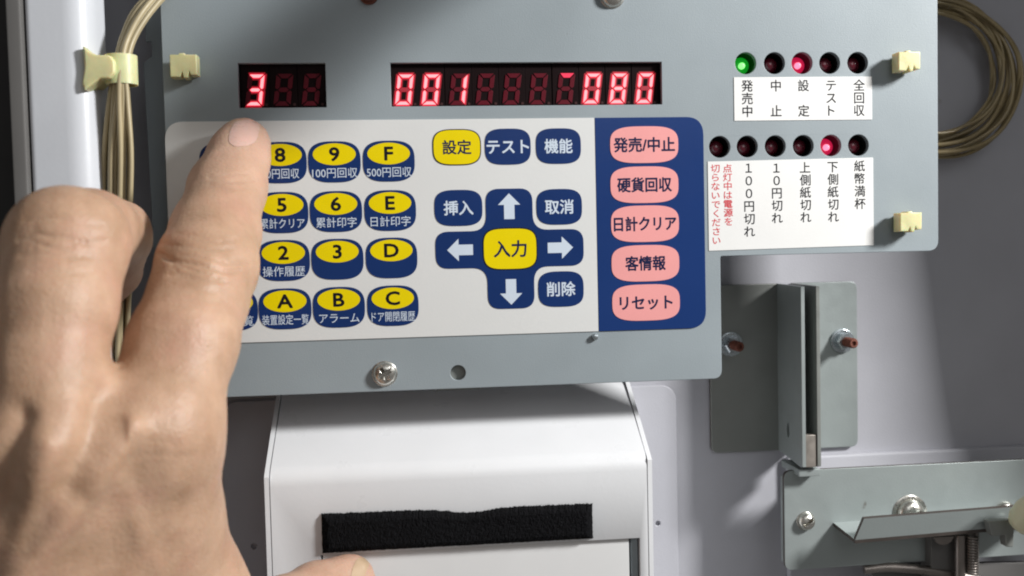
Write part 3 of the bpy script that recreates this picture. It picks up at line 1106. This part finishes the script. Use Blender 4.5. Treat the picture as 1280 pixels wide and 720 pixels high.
# curved lever under the latch plate
t = thing('latch_lever', 'dark curved steel lever poking out under the latch plate', 'lever', W(1150, 730, 18))
pts = [W(1080, 712, 18), W(1110, 709, 17), (W(1150, 712, 15)), W(1190, 718, 14), W(1240, 728, 14)]
bm = bmesh.new()
tube_bm(bm, spline(pts, 24), 1.5, 12)
finish('lever_rod', bm, M['spring'], t, 60)
bm = move_bm(curve_bm([rpoly([xz(1084, 706, 20), xz(1290, 703, 20), xz(1300, 760, 20), xz(1110, 760, 20)], 2)], 2, .3), (0, 20, 0))
finish('lever_plate', bm, M['dark_side'], t)
# ------------------------------------------------------------------ the hand
def hp_(px, py, y, hw):
    p = W(px, py, y)
    return np.array([p.x, p.y, p.z, hw * mm_per_px(p)])


def chain(*pts):
    return [hp_(*p) for p in pts]


INDEX = chain((305, 181, -7.4, 33.5), (298, 198, -10.5, 38), (285, 236, -18.5, 46), (270, 290, -31, 53), (259, 332, -41, 60.5), (248, 375, -48, 60), (228, 430, -56, 66), (197, 540, -66, 71))
MIDDLE = chain((64, 560, -78, 72), (62, 470, -74, 68), (71, 382, -69, 70), (84, 306, -62, 72), (112, 292, -46, 54), (143, 294, -27, 44), (139, 338, -10, 35), (112, 372, -8, 32))
RING = chain((-52, 610, -76, 66), (-58, 500, -74, 62), (-62, 420, -66, 64), (-30, 410, -48, 50), (10, 440, -30, 42), (30, 500, -26, 36))
LITTLE = chain((-150, 680, -66, 58), (-165, 600, -66, 52), (-170, 540, -58, 52), (-140, 540, -42, 42), (-105, 580, -30, 34))
THUMB = chain((190, 700, -50, 80), (232, 752, -46, 68), (292, 802, -42, 54), (352, 768, -30, 44), (395, 743, -19, 37), (437, 727, -11.5, 34))
PALM = [chain((197, 540, -66, 71), (130, 760, -60, 92), (40, 990, -50, 100)),
        chain((64, 560, -78, 72), (30, 760, -70, 84), (-10, 990, -55, 95)),
        chain((-52, 610, -74, 66), (-50, 790, -66, 80), (-60, 990, -54, 92)),
        chain((-150, 680, -64, 58), (-130, 830, -58, 70), (-110, 990, -52, 85)),
        chain((192, 590, -56, 68), (197, 640, -52, 72), (212, 735, -45, 77), (150, 990, -42, 110)),
        chain((120, 640, -48, 70), (40, 800, -44, 90), (-40, 900, -44, 90))]
ARM = chain((-10, 990, -50, 150), (-60, 1180, -52, 150), (-120, 1420, -60, 160))


def smin(a, b, k):
    h = np.clip(.5 + .5 * (b - a) / k, 0, 1)
    return b + (a - b) * h - k * h * (1 - h)


def d_chain(P, ch, k):
    out = None
    for a, b in zip(ch, ch[1:]):
        ab = b[:3] - a[:3]
        t = np.clip(((P - a[:3]) @ ab) / (ab @ ab), 0, 1)
        d = np.linalg.norm(P - a[:3] - t[:, None] * ab, axis=1) - (a[3] + (b[3] - a[3]) * t)
        out = d if out is None else smin(out, d, k)
    return out


def sdf(P):
    palm = None
    for c_ in PALM:
        d = d_chain(P, c_, 3)
        palm = d if palm is None else smin(palm, d, 13)
    palm = smin(palm, d_chain(P, ARM, 5), 14)
    palm = smin(palm, d_chain(P, THUMB, 3), 8)
    f = d_chain(P, INDEX, 2.2)
    for c_ in (MIDDLE, RING, LITTLE):
        f = smin(f, d_chain(P, c_, 2.2), 1.2)
    return smin(palm, f, 5.5)


def surface_nets(lo, hi, h):
    n = [int(math.ceil((b - a) / h)) + 1 for a, b in zip(lo, hi)]
    ax = [lo[i] + h * np.arange(n[i]) for i in range(3)]
    F = np.empty(n)
    for i in range(n[0]):
        Y, Z = np.meshgrid(ax[1], ax[2], indexing='ij')
        F[i] = sdf(np.stack([np.full(Y.size, ax[0][i]), Y.ravel(), Z.ravel()], 1)).reshape(n[1], n[2])
    I = F < 0
    acc = np.zeros([n[0] - 1, n[1] - 1, n[2] - 1, 3])
    cnt = np.zeros([n[0] - 1, n[1] - 1, n[2] - 1])
    m = [k - 1 for k in n]
    for axis in range(3):
        o1, o2 = [k for k in range(3) if k != axis]
        for u in (0, 1):
            for v in (0, 1):
                s = [0, 0, 0]
                s[o1], s[o2] = u, v
                e = list(s)
                e[axis] = 1
                A = F[s[0]:s[0] + m[0], s[1]:s[1] + m[1], s[2]:s[2] + m[2]]
                B = F[e[0]:e[0] + m[0], e[1]:e[1] + m[1], e[2]:e[2] + m[2]]
                x = (A < 0) != (B < 0)
                t = np.where(x, A / np.where(x, A - B, 1), 0)
                acc[..., o1] += x * u
                acc[..., o2] += x * v
                acc[..., axis] += t
                cnt += x
    act = cnt > 0
    idx = -np.ones(act.shape, int)
    idx[act] = np.arange(act.sum())
    cells = np.argwhere(act)
    V = (cells + acc[act] / cnt[act][:, None]) * h + np.array(lo)
    Q = []
    for axis in range(3):
        o1, o2 = (axis + 1) % 3, (axis + 2) % 3
        sl0, sl1 = [slice(None)] * 3, [slice(None)] * 3
        sl0[axis], sl1[axis] = slice(0, -1), slice(1, None)
        ch = I[tuple(sl0)] != I[tuple(sl1)]
        pos = np.argwhere(ch)
        ok = (pos[:, o1] > 0) & (pos[:, o2] > 0) & (pos[:, o1] < n[o1] - 1) & (pos[:, o2] < n[o2] - 1)
        pos = pos[ok]
        q = []
        for u, v in ((-1, -1), (0, -1), (0, 0), (-1, 0)):
            c_ = pos.copy()
            c_[:, o1] += u
            c_[:, o2] += v
            q.append(idx[c_[:, 0], c_[:, 1], c_[:, 2]])
        q = np.stack(q, 1)
        ins = I[pos[:, 0], pos[:, 1], pos[:, 2]]
        q[~ins] = q[~ins][:, ::-1]
        Q.append(q)
    return V, np.concatenate(Q)


def grad(P, e=.15):
    g = np.stack([sdf(P + np.eye(3)[i] * e) - sdf(P - np.eye(3)[i] * e) for i in range(3)], 1)
    return g / np.maximum(np.linalg.norm(g, axis=1), 1e-6)[:, None]


CM = np.array(CAM)
CP = np.array(CPOS)


def to_px(P):
    q = (P - CP) @ CM
    return 640 + F_PX * q[:, 0] / q[:, 1], 360 - F_PX * q[:, 2] / q[:, 1]


HV, HQ = surface_nets((-215, -112, -190), (-24, 3, 58), 1.15)
for _ in range(2):
    g_ = grad(HV)
    HV = HV - g_ * sdf(HV)[:, None] * .9
# one level of refinement, then wrinkles, tendons and knuckles
me = bpy.data.meshes.new('tmp')
me.from_pydata(HV.tolist(), [], HQ.tolist())
o = bpy.data.objects.new('tmp', me)
COL.objects.link(o)
sm_ = o.modifiers.new('s', 'SUBSURF')
sm_.levels = 1
so_ = o.modifiers.new('soften', 'SMOOTH')
so_.factor, so_.iterations = .5, 22
bpy.context.view_layer.update()
hm = eval_mesh(o)
bpy.data.objects.remove(o)
bpy.data.meshes.remove(me)
nv = len(hm.vertices)
HV = np.empty(nv * 3)
hm.vertices.foreach_get('co', HV)
HV = HV.reshape(-1, 3)
HN = grad(HV)
hx, hy = to_px(HV)
facing = np.clip(-((HN * (HV - CP)).sum(1)) / np.linalg.norm(HV - CP, axis=1), 0, 1)


def line_d(pts):
    d = np.full(nv, 1e9)
    for (x0_, y0_), (x1_, y1_) in zip(pts, pts[1:]):
        ab = np.array([x1_ - x0_, y1_ - y0_])
        t = np.clip(((hx - x0_) * ab[0] + (hy - y0_) * ab[1]) / (ab @ ab), 0, 1)
        d = np.minimum(d, np.hypot(hx - x0_ - t * ab[0], hy - y0_ - t * ab[1]))
    return d


disp = np.zeros(nv)
front = facing > .15
for pts, wd, dp in (
        ([(198, 316), (216, 325), (240, 330), (276, 340), (300, 338)], 2.8, -.75),
        ([(206, 324), (232, 335), (262, 345), (280, 352)], 2.2, -.45),
        ([(226, 321), (258, 324), (284, 331), (306, 330)], 2.2, -.40),
        ([(215, 332), (224, 342), (240, 344)], 1.8, -.35), ([(250, 336), (262, 333), (276, 336)], 1.8, -.3),
        ([(244, 300), (270, 303), (298, 299)], 2.0, -.22), ([(230, 372), (262, 378), (284, 375)], 2.4, -.14),
        ([(22, 300), (44, 292), (78, 296), (112, 304), (132, 300)], 2.4, -.38),
        ([(26, 320), (52, 316), (84, 322), (118, 320)], 2.4, -.32), ([(30, 276), (62, 272), (98, 278), (128, 282)], 2.4, -.26),
        ([(36, 340), (66, 338), (96, 342), (122, 338)], 2.2, -.22), ([(52, 306), (70, 310), (92, 307)], 1.8, -.3),
        ([(140, 262), (150, 282), (152, 304)], 2.6, -.25), ([(152, 258), (163, 280), (166, 306)], 2.6, -.2),
        ([(150, 555), (185, 548), (220, 556)], 3.5, -.16), ([(160, 572), (196, 566), (232, 570)], 3.5, -.14),
        ([(40, 590), (80, 582), (110, 590)], 3.5, -.14),
        ([(200, 303), (230, 309), (262, 313), (290, 310)], 3.0, -.28),
        ([(212, 343), (245, 350), (290, 352)], 3.0, -.30),
        ([(225, 360), (262, 365), (292, 362)], 3.0, -.16),
        ([(222, 292), (255, 297), (282, 294)], 3.0, -.16),
        ([(262, 222), (285, 228), (318, 225)], 2.6, -.26),
        ([(258, 230), (285, 237), (322, 234)], 2.6, -.18),
        ([(268, 214), (290, 219), (316, 216)], 2.4, -.14),
        ([(240, 318), (258, 328), (262, 342)], 16, .5),          # PIP knuckle pad
        ([(285, 228), (292, 236)], 15, .3),
        ([(166, 535), (112, 605), (66, 665), (20, 730)], 17, 2.1),   # extensor tendon
        ([(60, 560), (36, 640), (10, 720)], 16, .9),
        ([(126, 500), (112, 560), (92, 610)], 20, -2.1),        # valley between the knuckles
        ([(26, 520), (8, 565), (-10, 620)], 18, -1.9),
        ([(195, 545), (212, 555)], 44, .5),                     # index knuckle
        ([(70, 555), (60, 545)], 40, .4),
        ([(40, 285), (70, 300), (110, 305)], 3.2, -.14),
        ([(36, 300), (70, 314), (112, 318)], 3.2, -.12),
        ([(215, 600), (180, 660), (165, 720)], 15, .35),        # veins
        ([(150, 600), (172, 660), (205, 720)], 14, .3)):
    disp += np.where(front, (.75 if wd < 4 else 1) * dp * np.exp(-(line_d(pts) / wd) ** 2), 0)
# fine irregular skin relief
ph = rng.uniform(0, 6.28, (14, 3))
kk = rng.normal(0, 1, (14, 3))
for i in range(14):
    f_ = (.12, .25, .5, 1.1)[i % 4]
    disp += (.07, .03, .012, .006)[i % 4] * np.sin(HV @ (kk[i] * f_ * 2) + ph[i, 0])
HV = HV + HN * disp[:, None]
hand_org = W(120, 900, -50)
hm.vertices.foreach_set('co', ((HV - np.array(hand_org)) * S).ravel())
hm.update()
smooth(hm, 180)

sk = bpy.data.materials.new('skin')
sk.use_nodes = True
nt = sk.node_tree
N, L = nt.nodes, nt.links
b_ = N['Principled BSDF']
tc = N.new('ShaderNodeTexCoord')


def noise(scale, detail=4, rough=.55):
    n_ = N.new('ShaderNodeTexNoise')
    n_.inputs['Scale'].default_value, n_.inputs['Detail'].default_value, n_.inputs['Roughness'].default_value = scale, detail, rough
    L.new(tc.outputs['Object'], n_.inputs['Vector'])
    return n_


r1 = N.new('ShaderNodeValToRGB')
r1.color_ramp.elements[0].position, r1.color_ramp.elements[0].color = .32, (.40, .245, .155, 1)
r1.color_ramp.elements[1].position, r1.color_ramp.elements[1].color = .68, (.54, .35, .24, 1)
L.new(noise(120, 7, .65).outputs['Fac'], r1.inputs['Fac'])
r2 = N.new('ShaderNodeMapRange')
r2.inputs['From Min'].default_value, r2.inputs['From Max'].default_value, r2.inputs['To Min'].default_value, r2.inputs['To Max'].default_value = .5, .72, 0, .45
L.new(noise(75, 6, .65).outputs['Fac'], r2.inputs['Value'])
mx = N.new('ShaderNodeMix')
mx.data_type = 'RGBA'
mx.inputs['B'].default_value = (.51, .265, .195, 1)
L.new(r2.outputs['Result'], mx.inputs['Factor'])
L.new(r1.outputs['Color'], mx.inputs['A'])
# fingertips are pinker than the back of the hand
sx_ = N.new('ShaderNodeSeparateXYZ')
L.new(tc.outputs['Object'], sx_.inputs[0])
tipz = (W(300, 200, -10) - hand_org) * S
r3 = N.new('ShaderNodeMapRange')
r3.inputs['From Min'].default_value, r3.inputs['From Max'].default_value = tipz.y - .030, tipz.y + .004
r3.inputs['To Max'].default_value = .6
L.new(sx_.outputs['Y'], r3.inputs['Value'])
mx3 = N.new('ShaderNodeMix')
mx3.data_type = 'RGBA'
mx3.inputs['B'].default_value = (.60, .375, .295, 1)
L.new(r3.outputs['Result'], mx3.inputs['Factor'])
L.new(mx.outputs['Result'], mx3.inputs['A'])
L.new(mx3.outputs['Result'], b_.inputs['Base Color'])
b_.inputs['Roughness'].default_value = .48
b_.inputs['Specular IOR Level'].default_value = .4
b_.inputs['Subsurface Weight'].default_value = .3
b_.inputs['Subsurface Radius'].default_value = (1, .35, .18)
b_.inputs['Subsurface Scale'].default_value = .004
vo = N.new('ShaderNodeTexVoronoi')
vo.inputs['Scale'].default_value = 850
vo.feature = 'DISTANCE_TO_EDGE'
L.new(tc.outputs['Object'], vo.inputs['Vector'])
ad = N.new('ShaderNodeMath')
ad.operation = 'ADD'
L.new(vo.outputs['Distance'], ad.inputs[0])
L.new(noise(1400, 3).outputs['Fac'], ad.inputs[1])
bp = N.new('ShaderNodeBump')
bp.inputs['Strength'].default_value, bp.inputs['Distance'].default_value = .5, .00022
L.new(ad.outputs[0], bp.inputs['Height'])
L.new(bp.outputs['Normal'], b_.inputs['Normal'])
hm.materials.clear()
hm.materials.append(sk)
hm.name = 'hand'
hand = link('hand', hm, None, hand_org)
tag(hand, 'bare left hand reaching in with its index finger pressing the 7 key', 'hand')

M['nail'] = mat('fingernail', (.62, .40, .335), .3, 0, .04, 200, coat=.3, sss=.2)
M['nail_edge'] = mat('nail_edge', (.50, .36, .235), .35, 0, .04, 200, coat=.2)


def nail(cx, cy, a, b, skew, off, m):
    """smooth nail plate laid over the skin: a superellipse seen at (cx, cy)"""
    bm = bmesh.new()
    vis = np.nonzero((facing > .02) & (np.hypot(hx - cx, hy - cy) < 40))[0]

    def at(u, v, o):
        px, py = cx + a * u + skew * v, cy + b * v
        d2 = (hx[vis] - px) ** 2 + (hy[vis] - py) ** 2
        k = np.argsort(d2)[:10]
        w = 1 / (d2[k] + 1.5)
        w /= w.sum()
        n_ = (HN[vis[k]] * w[:, None]).sum(0)
        return bm.verts.new(Vector((HV[vis[k]] * w[:, None]).sum(0) + n_ * o))

    NR, NA = 6, 40
    top, low = [], None
    for i in range(NR + 1):
        q = max(i / NR, .02)
        ring = []
        for j in range(NA):
            t_ = 2 * math.pi * j / NA
            c_, s_ = math.cos(t_), math.sin(t_)
            ring.append((q * math.copysign(abs(c_) ** .7, c_), q * math.copysign(abs(s_) ** .7, s_)))
        top.append([at(u, v, off * (1 - .35 * q ** 4)) for u, v in ring])
        if i == NR:
            low = [at(u, v, -.15) for u, v in ring]
    top.append(low)
    for r0, r1_ in zip(top, top[1:]):
        for j in range(NA):
            bm.faces.new((r0[j], r0[(j + 1) % NA], r1_[(j + 1) % NA], r1_[j]))
    bm.faces.new(top[0])
    finish('fingernail', bm, M[m], hand, 50)


nail(305, 167, 18, 15.5, -4, .18, 'nail')
# thumb nail, seen from its edge at the end of the thumb
nail(450, 711, 9.5, 14, -5, .2, 'nail_edge')
